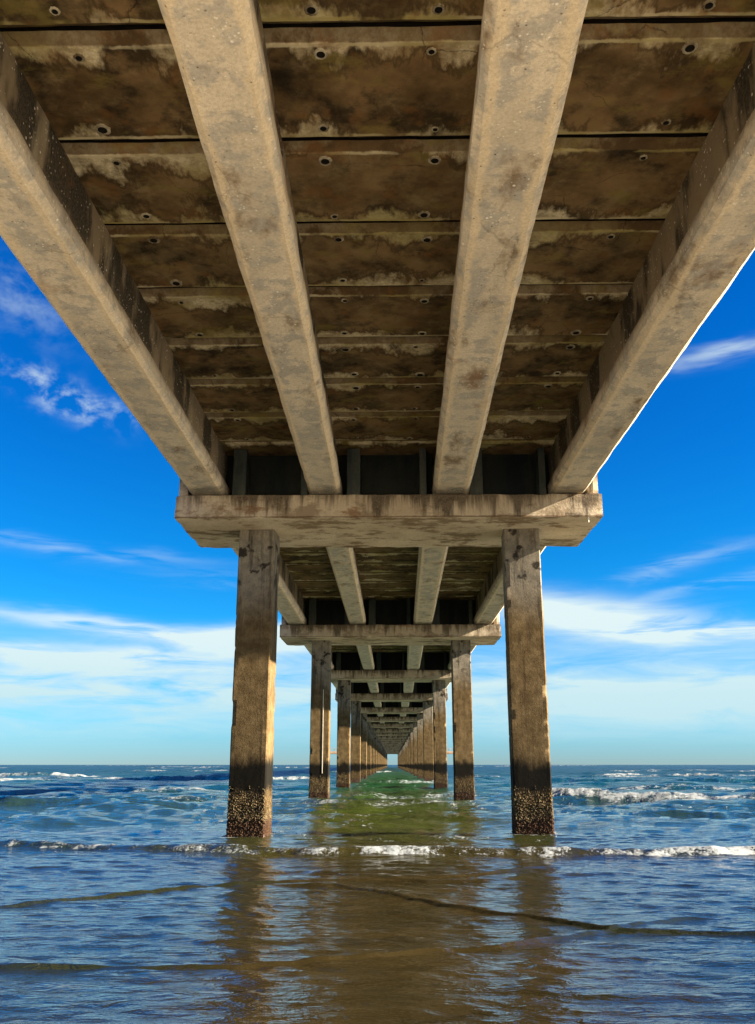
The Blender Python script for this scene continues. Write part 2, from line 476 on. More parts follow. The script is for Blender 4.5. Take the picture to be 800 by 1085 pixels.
def mesh_from(name, verts, faces, smooth=False):
    me = bpy.data.meshes.new(name)
    me.from_pydata(verts, [], faces)
    me.validate()
    bm = bmesh.new()
    bm.from_mesh(me)
    bmesh.ops.recalc_face_normals(bm, faces=bm.faces)
    bm.to_mesh(me)
    bm.free()
    if smooth:
        for p in me.polygons:
            p.use_smooth = True
    me.update()
    return me


def box_verts(x0, x1, y0, y1, z0, z1):
    v = [(x0, y0, z0), (x1, y0, z0), (x1, y1, z0), (x0, y1, z0), (x0, y0, z1), (x1, y0, z1), (x1, y1, z1), (x0, y1, z1)]
    f = [(0, 3, 2, 1), (4, 5, 6, 7), (0, 1, 5, 4), (1, 2, 6, 5), (2, 3, 7, 6), (3, 0, 4, 7)]
    return v, f


def bevel_mesh(me, width, seg=2):
    bm = bmesh.new()
    bm.from_mesh(me)
    bmesh.ops.bevel(bm, geom=list(bm.edges), offset=width, segments=seg, affect='EDGES', profile=0.6)
    bmesh.ops.recalc_face_normals(bm, faces=bm.faces)
    bm.to_mesh(me)
    bm.free()
    return me


def box_mesh(name, x0, x1, y0, y1, z0, z1, bevel=0.0):
    me = mesh_from(name, *box_verts(x0, x1, y0, y1, z0, z1))
    if bevel:
        bevel_mesh(me, bevel)
    return me


def rough_box(name, x0, x1, y0, y1, z0, z1, step, amp, chip, seed):
    """a cast block: gridded faces, slightly uneven, with worn and chipped arrises"""
    nx, ny, nz = [max(2, int(round((b - a) / step))) for a, b in ((x0, x1), (y0, y1), (z0, z1))]
    idx = {}
    verts = []
    faces = []
    off = Vector((seed * 3.7, seed * 1.3, seed * 9.1))

    def vid(i, j, k):
        key = (i, j, k)
        if key in idx:
            return idx[key]
        p = Vector((x0 + (x1 - x0) * i / nx, y0 + (y1 - y0) * j / ny, z0 + (z1 - z0) * k / nz))
        n = Vector((0, 0, 0))
        ext = 0
        if i in (0, nx): n.x = -1 if i == 0 else 1; ext += 1
        if j in (0, ny): n.y = -1 if j == 0 else 1; ext += 1
        if k in (0, nz): n.z = -1 if k == 0 else 1; ext += 1
        q = p + off
        a = mnoise.fractal(q * 2.2, 1.0, 2.0, 4) * amp
        if ext >= 2:
            c = mnoise.fractal(q * 3.1 + Vector((5, 5, 5)), 1.0, 2.0, 5)
            a -= chip * (0.35 + max(0.0, c) * 2.2)
        p = p + n * a
        idx[key] = len(verts)
        verts.append(p)
        return idx[key]

    for k in (0, nz):
        for i in range(nx):
            for j in range(ny):
                faces.append((vid(i, j, k), vid(i + 1, j, k), vid(i + 1, j + 1, k), vid(i, j + 1, k)))
    for j in (0, ny):
        for i in range(nx):
            for k in range(nz):
                faces.append((vid(i, j, k), vid(i + 1, j, k), vid(i + 1, j, k + 1), vid(i, j, k + 1)))
    for i in (0, nx):
        for j in range(ny):
            for k in range(nz):
                faces.append((vid(i, j, k), vid(i, j + 1, k), vid(i, j + 1, k + 1), vid(i, j, k + 1)))
    return mesh_from(name, verts, faces)


def sweep(name, prof, stations, axis='Y', amp=0.0, seed=0.0):
    """closed profile carried along an axis, each corner wandering a little"""
    verts, faces = [], []
    n = len(prof)
    for s in stations:
        for i, (a, c) in enumerate(prof):
            if amp:
                a += mnoise.fractal(Vector((seed + i * 7.1, s * 1.7, 0)), 1.0, 2.0, 4) * amp
                c += mnoise.fractal(Vector((seed + i * 7.1, s * 1.7, 9)), 1.0, 2.0, 4) * amp
            verts.append((a, s, c) if axis == 'Y' else (a, c, s))
    for k in range(len(stations) - 1):
        for i in range(n):
            j = (i + 1) % n
            faces.append((k * n + i, k * n + j, (k + 1) * n + j, (k + 1) * n + i))
    faces.append(tuple(range(n)))
    faces.append(tuple((len(stations) - 1) * n + i for i in range(n)))
    return mesh_from(name, verts, faces)


# ------------------------------------------------------------------ sea
WATER = -1.0


def fnoise(x, y, seed, octaves=4):
    """cheap numpy value noise"""
    rng = np.random.RandomState(seed)
    tab = rng.rand(256, 256)
    tot = np.zeros_like(x); amp = 1.0; norm = 0
    for o in range(octaves):
        xi = np.floor(x).astype(int); yi = np.floor(y).astype(int)
        fx = x - xi; fy = y - yi
        fx = fx * fx * (3 - 2 * fx); fy = fy * fy * (3 - 2 * fy)
        a = tab[xi % 256, yi % 256]; b_ = tab[(xi + 1) % 256, yi % 256]
        c = tab[xi % 256, (yi + 1) % 256]; d = tab[(xi + 1) % 256, (yi + 1) % 256]
        tot += amp * ((a * (1 - fx) + b_ * fx) * (1 - fy) + (c * (1 - fx) + d * fx) * fy)
        norm += amp
        amp *= 0.5; x = x * 2.03 + 17.1; y = y * 2.03 + 5.3
    return tot / norm


def smooth(a, lo, hi):
    t = np.clip((a - lo) / (hi - lo), 0, 1)
    return t * t * (3 - 2 * t)


def build_sea():
    NR, NC = 1300, 760
    ys = np.concatenate([np.geomspace(2.2, 14, 640)[:-1], np.geomspace(14, 7000, NR - 639)])
    ys = ys[:NR]
    t = np.linspace(-1, 1, NC)
    tt = 0.40 * t + 0.60 * t ** 5
    Y = np.repeat(ys[:, None], NC, 1)
    X = (5.0 + 1.25 * Y) * tt[None, :]
    dyr = np.gradient(ys)[:, None]
    H = np.zeros_like(X)
    rng = np.random.RandomState(5)
    # wind chop: many small trains, mostly coming in towards the beach
    sea_amp = 0.20 + 1.05 * smooth(Y, 9, 24)
    lam = np.concatenate([np.geomspace(0.16, 1.2, 26), np.geomspace(1.2, 14, 26)])
    for L in lam:
        ang = rng.normal(0, 0.55)
        k = 2 * math.pi / L
        ph = rng.rand() * 6.28
        wx = fnoise(X * 0.5 / L ** 0.5 + rng.rand() * 50, Y * 0.5 / L ** 0.5 + rng.rand() * 50, rng.randint(9999), 2)
        a = 0.0105 * L ** 0.85 * (0.30 if L > 1.2 else 0.55)
        att = np.clip((L / (3.0 * dyr) - 0.4) / 0.8, 0, 1)
        arg = k * (X * math.sin(ang) + Y * math.cos(ang)) + ph + 9.0 * wx
        s = np.sin(arg)
        wv = s + 0.25 * np.cos(2 * arg)
        loc = sea_amp if L > 0.5 else (0.60 + 0.70 * smooth(Y, 8, 20))
        H += a * att * loc * wv * (0.35 + 1.3 * wx)
    foam = np.zeros_like(X)
    n1 = fnoise(X * 1.1, Y * 1.1, 11, 5)
    n2 = fnoise(X * 3.7, Y * 3.7, 23, 5)
    n3 = fnoise(X * 9.5, Y * 9.5, 29, 4)
    nl = fnoise(X * 0.35, Y * 0.35 + 40, 37, 3)

    def crest(pts, h, wf, wb, fo, trail, edge=0.25, wob=0.25, seed=1):
        """a wave front whose crest follows pts (x, y), steep side towards the beach"""
        py_ = [p[1] for p in pts]
        r0 = int(np.searchsorted(ys, min(py_) - 2.5 * wf - 1.2 * wob)); r1 = int(np.searchsorted(ys, max(py_) + 6 * wb + wob + 3 * trail))
        sl = slice(max(0, r0 - 1), min(NR, r1 + 2))
        _crest(sl, X[sl], Y[sl], H[sl], foam[sl], n1[sl], n2[sl], n3[sl], pts, h, wf, wb, fo, trail, edge, wob, seed)

    def _crest(sl, X, Y, H, F, n1, n2, n3, pts, h, wf, wb, fo, trail, edge, wob, seed):
        px = np.array([p[0] for p in pts]); py = np.array([p[1] for p in pts])
        yc = np.interp(X, px, py)
        yc = yc + (fnoise(X * 0.8 + seed * 3.1, X * 0 + seed, seed, 4) - 0.5) * 2 * wob
        span = px[-1] - px[0]
        e = edge * span
        win = smooth(X, px[0] - e, px[0] + e * 0.6) * (1 - smooth(X, px[-1] - e * 0.6, px[-1] + e))
        hh = h * win * (0.65 + 0.7 * fnoise(X * 0.9 + 8, X * 0 + seed * 2.3, seed + 50, 3))
        s = Y - yc
        prof = np.where(s < 0, smooth(s, -wf, 0), np.exp(-np.maximum(s, 0) / wb))
        H += hh * prof
        if fo > 0:
            band_ = smooth(s, -wf * 1.25, -wf * 0.75) * (1 - smooth(s, wf * 0.1, wf * 0.9))
            tr = smooth(s, -0.1 * wf, wf * 0.4) * np.exp(-np.maximum(s, 0) / max(trail, 1e-3)) * 0.55
            gap = 0.72 + 0.45 * smooth(fnoise(X * 0.55 + seed * 1.7, X * 0 + seed * 0.9, seed + 90, 3), 0.30, 0.62)
            f = win * np.maximum(band_ * (0.10 + 0.85 * n2 + 0.45 * n3) * gap, tr * smooth(n1, 0.42, 0.60)) * fo
            F[:] = np.maximum(F, f)
            H += win * band_ * ((n2 - 0.45) * 0.30 + (n3 - 0.45) * 0.30) * h

    # thin wash fronts on the wet sand
    crest([(-6, 6.2), (-2.85, 7.0), (-1.73, 8.15), (-0.95, 8.6), (0.4, 8.9), (1.5, 9.6)], 0.020, 0.04, 0.6, 0.0, 0.1, 0.10, 0.05, 3)
    crest([(-0.5, 8.3), (0.1, 7.6), (0.42, 7.15), (1.05, 6.55), (1.35, 6.25), (2.2, 6.05), (5, 6.0)], 0.022, 0.045, 0.5, 0.08, 0.2, 0.30, 0.05, 4)
    crest([(-5, 4.7), (-2.0, 5.0), (-0.8, 5.1), (-0.4, 5.25), (0.0, 5.35), (0.6, 5.6), (1.1, 6.0), (2.0, 6.7)], 0.018, 0.035, 0.45, 0.16, 0.10, 0.08, 0.04, 5)
    crest([(-0.9, 9.5), (0.3, 8.7), (1.0, 8.9), (2.2, 9.2)], 0.02, 0.10, 0.5, 0.30, 0.5, 0.2, 0.08, 6)
    # the bore breaking in front of the first pillars
    crest([(-14, 13.4), (-5, 12.2), (-2, 11.4), (-0.2, 11.1), (2, 11.1), (4.1, 11.2), (8, 11.6), (16, 12.7)], 0.080, 0.22, 1.4, 0.56, 1.6, 0.05, 0.16, 7)
    # the rollers farther out
    crest([(4.5, 29.5), (6, 28.0), (9, 26.6), (14, 26.5), (22, 27.5)], 0.20, 0.65, 3.0, 0.72, 1.4, 0.08, 0.35, 8)
    crest([(-30, 32), (-14, 31.5), (-9, 33), (-5.5, 36)], 0.10, 0.65, 3.2, 0.64, 1.8, 0.08, 0.4, 9)
    crest([(-60, 40), (-22, 40), (-15, 42), (-9, 44)], 0.09, 0.7, 3.0, 0.64, 2.2, 0.1, 0.6, 10)
    crest([(3.0, 19.5), (5, 18.8), (8, 18.6), (12, 19)], 0.16, 0.7, 1.6, 0.25, 0.8, 0.2, 0.3, 11)
    crest([(-12, 22), (-7, 21.5), (-4, 22.0)], 0.15, 0.7, 1.8, 0.2, 0.8, 0.25, 0.3, 12)
    crest([(-2.4, 24), (0, 23.5), (2.5, 24)], 0.045, 0.6, 1.5, 0.45, 1.4, 0.2, 0.4, 13)
    crest([(-1.5, 31), (0.5, 30.5), (3, 31.5)], 0.14, 0.8, 2, 0.5, 2.0, 0.25, 0.4, 14)
    crest([(-70, 82), (-42, 80), (-30, 78), (-24, 82)], 0.26, 1.6, 6, 0.72, 1.5, 0.08, 1.2, 15)
    crest([(18, 86), (26, 80), (36, 78), (60, 80)], 0.28, 1.6, 6, 0.75, 1.5, 0.08, 1.2, 16)
    crest([(-26, 66), (-17, 62), (-9, 62), (-5, 66)], 0.22, 1.2, 5, 0.6, 1.5, 0.12, 1.0, 17)
    crest([(10, 58), (18, 56), (30, 57)], 0.26, 1.4, 4, 0.30, 2.0, 0.2, 1.0, 18)
    crest([(-9, 120), (-5, 118), (-2.5, 121), (0.5, 124)], 0.14, 1.4, 5, 0.6, 2.0, 0.15, 0.6, 19)
    crest([(-45, 150), (-30, 148), (-20, 152)], 0.18, 2.0, 8, 0.55, 1.5, 0.2, 2, 20)
    crest([(35, 150), (50, 146), (70, 150)], 0.18, 2.0, 8, 0.55, 1.5, 0.2, 2, 21)
    crest([(-3.2, 52), (0, 50.5), (3, 53)], 0.14, 1.0, 2, 0.6, 2.5, 0.25, 0.5, 22)
    rs = np.random.RandomState(77)
    for q in range(26):                                      # scattered whitecaps out to sea
        yy = math.exp(rs.uniform(math.log(70), math.log(900)))
        xx = rs.uniform(-0.6, 0.6) * yy
        ln = rs.uniform(0.02, 0.06) * yy
        if abs(xx) < 5 + ln:
            continue
        crest([(xx - ln, yy + rs.uniform(-2, 2)), (xx, yy), (xx + ln, yy + rs.uniform(-2, 2))], 0.10 + yy * 0.0006, 1.0 + yy * 0.006, 4, rs.uniform(0.45, 0.75), 1.5, 0.35, 1.0, 100 + q)
    crest([(-22, 27.5), (-15, 27), (-9, 26.2), (-5.5, 26.8)], 0.10, 0.5, 2.5, 0.60, 1.2, 0.10, 0.4, 31)
    crest([(-60, 60), (-30, 57), (-22, 58)], 0.16, 1.0, 4, 0.75, 2.5, 0.10, 0.8, 32)
    crest([(9, 40), (15, 38.5), (24, 39)], 0.12, 0.7, 3, 0.62, 1.6, 0.15, 0.5, 33)
    # lacy foam left on the water behind the bore and among the pillars
    lace = smooth(np.abs(n1 - 0.5), 0.022, 0.0) * smooth(nl, 0.45, 0.62) * smooth(Y, 10, 14) * (1 - smooth(Y, 60, 120))
    foam = np.maximum(foam, 0.55 * lace)
    lace2 = smooth(np.abs(n1 - 0.52), 0.02, 0.0) * smooth(nl, 0.5, 0.65) * smooth(Y, 5, 8) * (1 - smooth(Y, 10, 12))
    foam = np.maximum(foam, 0.30 * lace2)
    # swash round the pillars
    for px, py in ((-2.19, 14.5), (2.12, 14.5), (-2.19, 28.1), (2.12, 28.1)):
        d = np.maximum(np.abs(X - px), np.abs(Y - py)) - 0.29
        foam = np.maximum(foam, smooth(d, 0.30, 0.02) * (0.1 + 0.8 * n2))
    H *= 1 - smooth(Y, 900, 3000)
    verts = np.stack([X, Y, H + WATER], -1).reshape(-1, 3)
    i = np.arange(NR - 1)[:, None] * NC + np.arange(NC - 1)[None, :]
    quads = np.stack([i, i + 1, i + NC + 1, i + NC], -1).reshape(-1, 4)
    me = bpy.data.meshes.new('sea')
    me.vertices.add(len(verts)); me.vertices.foreach_set('co', verts.ravel())
    me.loops.add(quads.size); me.loops.foreach_set('vertex_index', quads.ravel().astype(np.int32))
    me.polygons.add(len(quads)); me.polygons.foreach_set('loop_start', np.arange(0, quads.size, 4, dtype=np.int32))
    me.update(calc_edges=True)
    me.polygons.foreach_set('use_smooth', np.ones(len(quads), dtype=bool))
    at = me.attributes.new('foam', 'FLOAT', 'POINT')
    at.data.foreach_set('value', foam.ravel().astype(np.float32))
    me.update()
    m, nb, b = new_mat('sea_water')
    geo = nb.new('ShaderNodeNewGeometry')
    P = geo.outputs['Position']
    x, y, z = nb.sep(P)
    fa = nb.new('ShaderNodeAttribute', attribute_name='foam').outputs['Fac']
    # the body of the water: sandy wash, then silty green, then deeper blue-green
    wob = nb.math('MULTIPLY', nb.math('SUBTRACT', nb.noise(P, 0.35, 4, 0.6), 0.5), 6.0)
    yw = nb.math('ADD', y, wob)
    sandy = nb.mix(nb.step(nb.noise(P, 1.2, 5, 0.6, stretch=(0.6, 1.4, 1)), 0.35, 0.65), (0.0060, 0.0085, 0.0048), (0.0100, 0.0120, 0.0060))
    # pier's reflection painted into the water colour: brown and green along its strip
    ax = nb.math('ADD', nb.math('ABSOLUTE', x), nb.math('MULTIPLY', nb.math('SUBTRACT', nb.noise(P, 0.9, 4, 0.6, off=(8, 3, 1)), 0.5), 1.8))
    pier_reflect = nb.math('MULTIPLY', nb.math('ADD', nb.step(ax, 1.5, 0.5), nb.math('MULTIPLY', nb.step(ax, 4.4, 0.6), nb.step(y, 7.0, 12.0))), 1.0, clamp=True)
    sandy = nb.mix(pier_reflect, sandy, nb.mix(nb.step(nb.noise(P, 1.6, 5, 0.6, stretch=(0.6, 1.4, 1), off=(6, 6, 0)), 0.35, 0.65), (0.012, 0.0086, 0.0028), (0.020, 0.0140, 0.0048)))
    body = nb.mix(nb.step(yw, 9.0, 17.0), sandy, nb.mix(pier_reflect, (0.010, 0.021, 0.010), (0.024, 0.030, 0.0045)))
    body = nb.mix(nb.step(yw, 18.0, 45.0), body, nb.mix(pier_reflect, (0.004, 0.028, 0.024), (0.009, 0.040, 0.013)))
    body = nb.mix(nb.step(yw, 60.0, 200.0), body, (0.003, 0.026, 0.030))
    fn = nb.noise(P, 34, 4, 0.75)
    fm = nb.noise(P, 7, 5, 0.7, off=(4, 4, 4))
    # far foam keeps larger grains
    fmix = nb.math('ADD', nb.math('MULTIPLY', fn, 0.45), nb.math('MULTIPLY', fm, 0.55))
    fmask = nb.step(nb.math('ADD', fa, nb.math('MULTIPLY', nb.math('SUBTRACT', fmix, 0.5), 1.7)), 0.34, 0.66)
    fmask = nb.math('MULTIPLY', fmask, nb.step(fa, 0.03, 0.15))
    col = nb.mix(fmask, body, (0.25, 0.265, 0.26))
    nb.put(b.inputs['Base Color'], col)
    nb.put(b.inputs['Roughness'], nb.math('ADD', nb.math('MULTIPLY', fmask, 0.7), nb.math('ADD', 0.045, nb.math('MULTIPLY', nb.step(y, 14, 110), 0.30))))
    b.inputs['IOR'].default_value = 1.52
    nb.put(b.inputs['Specular IOR Level'], nb.math('SUBTRACT', 0.5, nb.math('MULTIPLY', fmask, 0.4)))
    r1 = nb.noise(P, 9.0, 4, 0.6, stretch=(0.5, 1.25, 1.0), dist=0.4)
    r2 = nb.noise(P, 19.0, 3, 0.55, stretch=(0.6, 1.2, 1.0), off=(3, 1, 2))
    r3 = nb.noise(P, 0.9, 6, 0.62, stretch=(0.45, 1.2, 1.0), off=(9, 2, 5))
    r4 = nb.noise(P, 2.6, 4, 0.6, stretch=(0.5, 1.2, 1.0), off=(1, 22, 5))
    n1_ = nb.bump(r4, 0.6, 0.10, nb.bump(r3, 0.8, 0.7))
    nn = nb.new('ShaderNodeMix', data_type='VECTOR')
    nb.put(nn.inputs[0], nb.step(y, 10.0, 30.0))
    nb.put(nn.inputs[4], geo.outputs['Normal']); nb.put(nn.inputs[5], n1_)
    n2_ = nb.bump(r1, 0.5, 0.035, nn.outputs[1])
    n3_ = nb.bump(r2, 0.30, 0.012, n2_)
    n4_ = nb.bump(nb.math('MULTIPLY', fmask, fn), 0.7, 0.03, n3_)
    nb.put(b.inputs['Normal'], n4_)
    o = link('sea', me, m)
    o['kind'] = 'structure'
    return o


build_sea()


def build_beach():
    """the sand the viewer stands on, running back from the water's edge"""
    NY, NX = 60, 80
    verts, faces = [], []
    for j in range(NY + 1):
        y = 3.0 - 500.0 * (j / NY) ** 2.5
        for i in range(NX + 1):
            u = i / NX * 2 - 1
            x = 700 * (0.08 * u + 0.92 * u ** 5)
            z = -1.0 + (2.0 - y) * 0.02 if y > -40 else -0.16 + min(1.2, (-40 - y) * 0.01)
            z += mnoise.fractal(Vector((x * 0.3, y * 0.3, 0)), 1, 2, 3) * 0.02 * (1 if y < 1 else 0) - 0.025
            verts.append((x, y, z))
    for j in range(NY):
        for i in range(NX):
            a = j * (NX + 1) + i
            faces.append((a, a + 1, a + NX + 2, a + NX + 1))
    m = plain_material('beach_sand', (0.56, 0.50, 0.39), (0.64, 0.57, 0.45), 0.6, 0.9, 0.5)
    o = link('beach', mesh_from('beach', verts, faces, True), m)
    o['kind'] = 'structure'


build_beach()

# ------------------------------------------------------------------ pier
DF, S = 13.492, 13.588            # cap front of the first bent, distance between bents
CAPD = 2.02
CB, CT = 3.696, 4.068             # underside and top of the caps
ZS = 4.90                         # underside of the deck
NB_BENTS = 25
CXL, CXR = -3.385, 3.282
PLX, PRX, PW = -2.187, 2.123, 0.575
GZ = CT + 0.018                   # underside of the girders, on their bearing pads

# ---- bents
ORD = ['first', 'second', 'third', 'fourth', 'fifth', 'sixth', 'seventh', 'eighth', 'ninth', 'tenth']
BENT_LABELS = [
    'nearest concrete bent, two barnacled square pillars just behind the foaming bore under the longest cap',
    'second concrete bent from the viewer, left pillar with a pale line down its face',
    'third concrete bent from the viewer, its cap framed between the second pair of pillars',
    'fourth concrete bent from the viewer, slim pillars just inside the third pair',
]
for k in range(4, 10):
    BENT_LABELS.append('%s concrete bent from the viewer, standing right behind the %s pair of pillars' % (ORD[k], ORD[k - 1]))
FAR_BENT = 'tiny far concrete bent at the narrow end of the pillar tunnel, beyond the tenth pair'
BENT_GROUP = 'concrete bents carrying the pier'


def pile_mesh(seed, hi=False):
    w2, c, e = PW / 2, 0.020, 0.075
    side = [-w2 + c, -w2 + e, w2 - e, w2 - c]
    prof = [(a_, -w2) for a_ in side] + [(w2, a_) for a_ in side] + [(-a_, w2) for a_ in side] + [(-w2, -a_) for a_ in side]
    top = CB - WATER + 0.004
    n = 180 if hi else 12
    st = [-0.7 + (top + 0.7) * i / n for i in range(n + 1)]
    me = sweep('pile', prof, st, 'Z', 0.003, seed)
    if hi:                                   # spalled and bruised corners
        for v in me.vertices:
            i = v.index % 16
            if i % 4 in (1, 2):
                continue
            corner = (i + 1) // 4 % 4
            q = mnoise.fractal(Vector((seed * 2.1 + corner * 9.7, 3.3, v.co.z * 3.1)), 1.0, 2.0, 5)
            k_ = min(0.022, max(0.0, q - 0.30) * 0.05)
            v.co.x -= math.copysign(k_, v.co.x)
            v.co.y -= math.copysign(k_, v.co.y)
    return me


def barnacle_mesh(seed):
    """a crust of small cones on the four faces between the water and the tide mark"""
    rng = random.Random(seed)
    verts, faces = [], []
    w2 = PW / 2
    for face in range(4):
        ca, sa = [(1, 0), (0, 1), (-1, 0), (0, -1)][face]
        for _ in range(1000):
            u = rng.uniform(-w2 * 0.97, w2 * 0.97)
            h = rng.uniform(-0.05, 0.70) if rng.random() < 0.8 else rng.uniform(-0.05, 0.35)
            if h > 0.30 and rng.random() < (h - 0.30) * 2.3:
                continue
            r = rng.choice((0.004, 0.005, 0.006, 0.007, 0.010)) * rng.uniform(0.8, 1.2) * (1.25 if h < 0.25 else 1.0)
            d = r * rng.uniform(0.6, 1.1)
            base = len(verts)
            k = 6
            ph = rng.random() * 6.28
            for rr, dd in ((r, -0.012), (r * 0.9, d * 0.35), (r * 0.45, d), (r * 0.3, d * 0.55)):
                for q in range(k):
                    a = ph + q * 2 * math.pi / k
                    uu, vv = u + rr * math.cos(a), h + rr * math.sin(a)
                    n_ = w2 + dd
                    verts.append((ca * uu + sa * n_, -(ca * n_) + sa * uu, vv))
            for ring in range(3):
                for q in range(k):
                    q2 = (q + 1) % k
                    faces.append((base + ring * k + q, base + ring * k + q2, base + (ring + 1) * k + q2, base + (ring + 1) * k + q))
            faces.append(tuple(base + 3 * k + q for q in range(k)))
    return mesh_from('barnacle_crust', verts, faces)


def barnacle_material():
    m, nb, b = new_mat('barnacle_shell')
    t, v = obj_coords(nb)
    x, y, z = nb.sep(t)
    a = nb.noise(v, 9, 4, 0.6)
    col = nb.mix(nb.step(a, 0.38, 0.62), (0.030, 0.020, 0.008), (0.155, 0.112, 0.052))
    col = nb.mix(nb.math('MULTIPLY', nb.step(nb.math('ADD', z, nb.math('MULTIPLY', a, 0.2)), 0.38, 0.24), 0.85), col, (0.042, 0.016, 0.005))
    nb.put(b.inputs['Base Color'], col)
    b.inputs['Roughness'].default_value = 0.75
    b.inputs['Specular IOR Level'].default_value = 0.2
    return m


M_BARN = barnacle_material()
barn_mesh = barnacle_mesh(4)
PILE_ROT = R(-3.0)


def make_bent(k, seed, hi):
    yc = DF + CAPD / 2 + k * S
    label = BENT_LABELS[k] if k < 10 else FAR_BENT
    t = thing('concrete_bent', label, 'pier bent', (0, yc, WATER), BENT_GROUP)
    if hi:
        me = rough_box('cap', CXL, CXR, -CAPD / 2, CAPD / 2, 0, CT - CB, 0.06, 0.008, 0.007, seed)
    else:
        me = rough_box('cap', CXL, CXR, -CAPD / 2, CAPD / 2, 0, CT - CB, 0.18, 0.008, 0.010, seed)
    cap = link('cap', me, M_CAP, t, (0, 0, CB - WATER))
    for x0, x1 in ((CXL + 0.03, -3.20), (3.07, CXR - 0.03)):
        es = rough_box('end_stop', x0, x1, -CAPD / 2 + 0.05, CAPD / 2 - 0.05, 0, 0.42, 0.08 if hi else 0.2, 0.006, 0.01, seed + x0)
        link('end_stop', es, M_CAP, cap, (0, 0, CT - CB - 0.012))
    for px in (PLX, PRX):
        p = link('pile', pile_mesh(seed + px, hi), M_PILE, t, (px, 0, 0), (0, 0, PILE_ROT if k == 0 else 0))
        if hi:
            link('barnacle_crust', barn_mesh, M_BARN, p)
        if k == 1 and px < 0:
            v, f = box_verts(0.085, 0.108, -PW / 2 - 0.010, -PW / 2 + 0.010, 0.75, 3.2)
            link('conduit', bevel_mesh(mesh_from('conduit', v, f), 0.003), M_PIPE, p)
    if k == 0:
        bm = bmesh.new()
        bmesh.ops.create_cone(bm, cap_ends=True, segments=8, radius1=0.006, radius2=0.014, depth=0.09)
        me = bpy.data.meshes.new('mineral_drip'); bm.to_mesh(me); bm.free()
        link('mineral_drip', me, M_LIME, cap, (3.05, -CAPD / 2 + 0.03, -0.04))
    return t


def children(o):
    return [c for c in COL.objects if c.parent == o]


proto_bent = None
proto_kids = None
for k in range(NB_BENTS):
    if k < 4:
        proto_bent = make_bent(k, 3.3 + k * 11.7, k < 3)
        if k == 3:
            proto_kids = [(c, children(c)) for c in children(proto_bent)]
    else:
        r = proto_bent.copy()
        COL.objects.link(r)
        r.location = (0, DF + CAPD / 2 + k * S, WATER)
        r['label'] = BENT_LABELS[k] if k < 10 else FAR_BENT
        for c, subs in proto_kids:
            cc = c.copy(); COL.objects.link(cc); cc.parent = r
            for s_ in subs:
                ss = s_.copy(); COL.objects.link(ss); ss.parent = cc

# ---- deck spans
SPAN_LABELS = [
    'nearest deck span overhead, four long pale girders under stained dark brown panels',
    'second deck span, seen between the first and second cap beams past the nearest pillars',
    'third deck span, a short strip of girders above the third cap beam',
]
for k in range(3, 10):
    SPAN_LABELS.append('%s deck span from the viewer, thin strip of girder ends above the %s cap beam' % (ORD[k], ORD[k]))
FAR_SPAN = 'tiny far deck span near the bright opening, beyond the tenth cap beam'
SPAN_GROUP = 'deck spans of the pier'
GIRD = [(-2.89, 0.56, 0.0), (-1.045, 0.51, 0.0), (0.875, 0.57, -0.0105), (2.76, 0.56, 0.0)]
PITCH = 1.182
SPAN_L = S - 0.04                 # girder length, a joint left over the middle of each cap
END_Y = DF + CAPD / 2             # far end of the first span


def girder_mesh(width, seed, n, amp):
    w2, tp, ch = width / 2, 0.085, 0.055
    h = ZS - GZ
    prof = [(-w2 + ch, 0), (w2 - ch, 0), (w2, ch * 0.9), (w2, 0.20), (w2 - tp, 0.30), (w2 - tp, h - 0.004), (-w2 + tp, h - 0.004), (-w2 + tp, 0.30), (-w2, 0.20), (-w2, ch * 0.9)]
    st = [SPAN_L * i / n for i in range(n + 1)]
    return sweep('girder', prof, st, 'Y', amp, seed)


def panel_mesh(length, seed, hi):
    """precast deck plank lying across the girders, long edges bevelled below"""
    x0, x1, l2, th, ch = -3.10, 3.02, length / 2 - 0.020, 0.20, 0.080
    prof = [(-l2 + ch, 0), (l2 - ch, 0), (l2, ch * 0.75), (l2, th), (-l2, th), (-l2, ch * 0.75)]
    n = 60 if hi else 6
    verts, faces = [], []
    m = len(prof)
    for s in range(n + 1):
        x = x0 + (x1 - x0) * s / n
        for i, (a, c) in enumerate(prof):
            if hi and i in (0, 1, 2, 5):
                a += mnoise.fractal(Vector((x * 2.3, seed + i * 5, 1)), 1, 2, 4) * 0.012
            verts.append((x, a, c))
    for k in range(n):
        for i in range(m):
            j = (i + 1) % m
            faces.append((k * m + i, k * m + j, (k + 1) * m + j, (k + 1) * m + i))
    faces.append(tuple(range(m))); faces.append(tuple(n * m + i for i in range(m)))
    me = mesh_from('deck_panel', verts, faces)
    me.materials.append(M_SOFFIT)
    me.materials.append(M_JOINT)
    for p in me.polygons:
        if abs(p.normal.y) > 0.95:
            p.material_index = 1
    return me


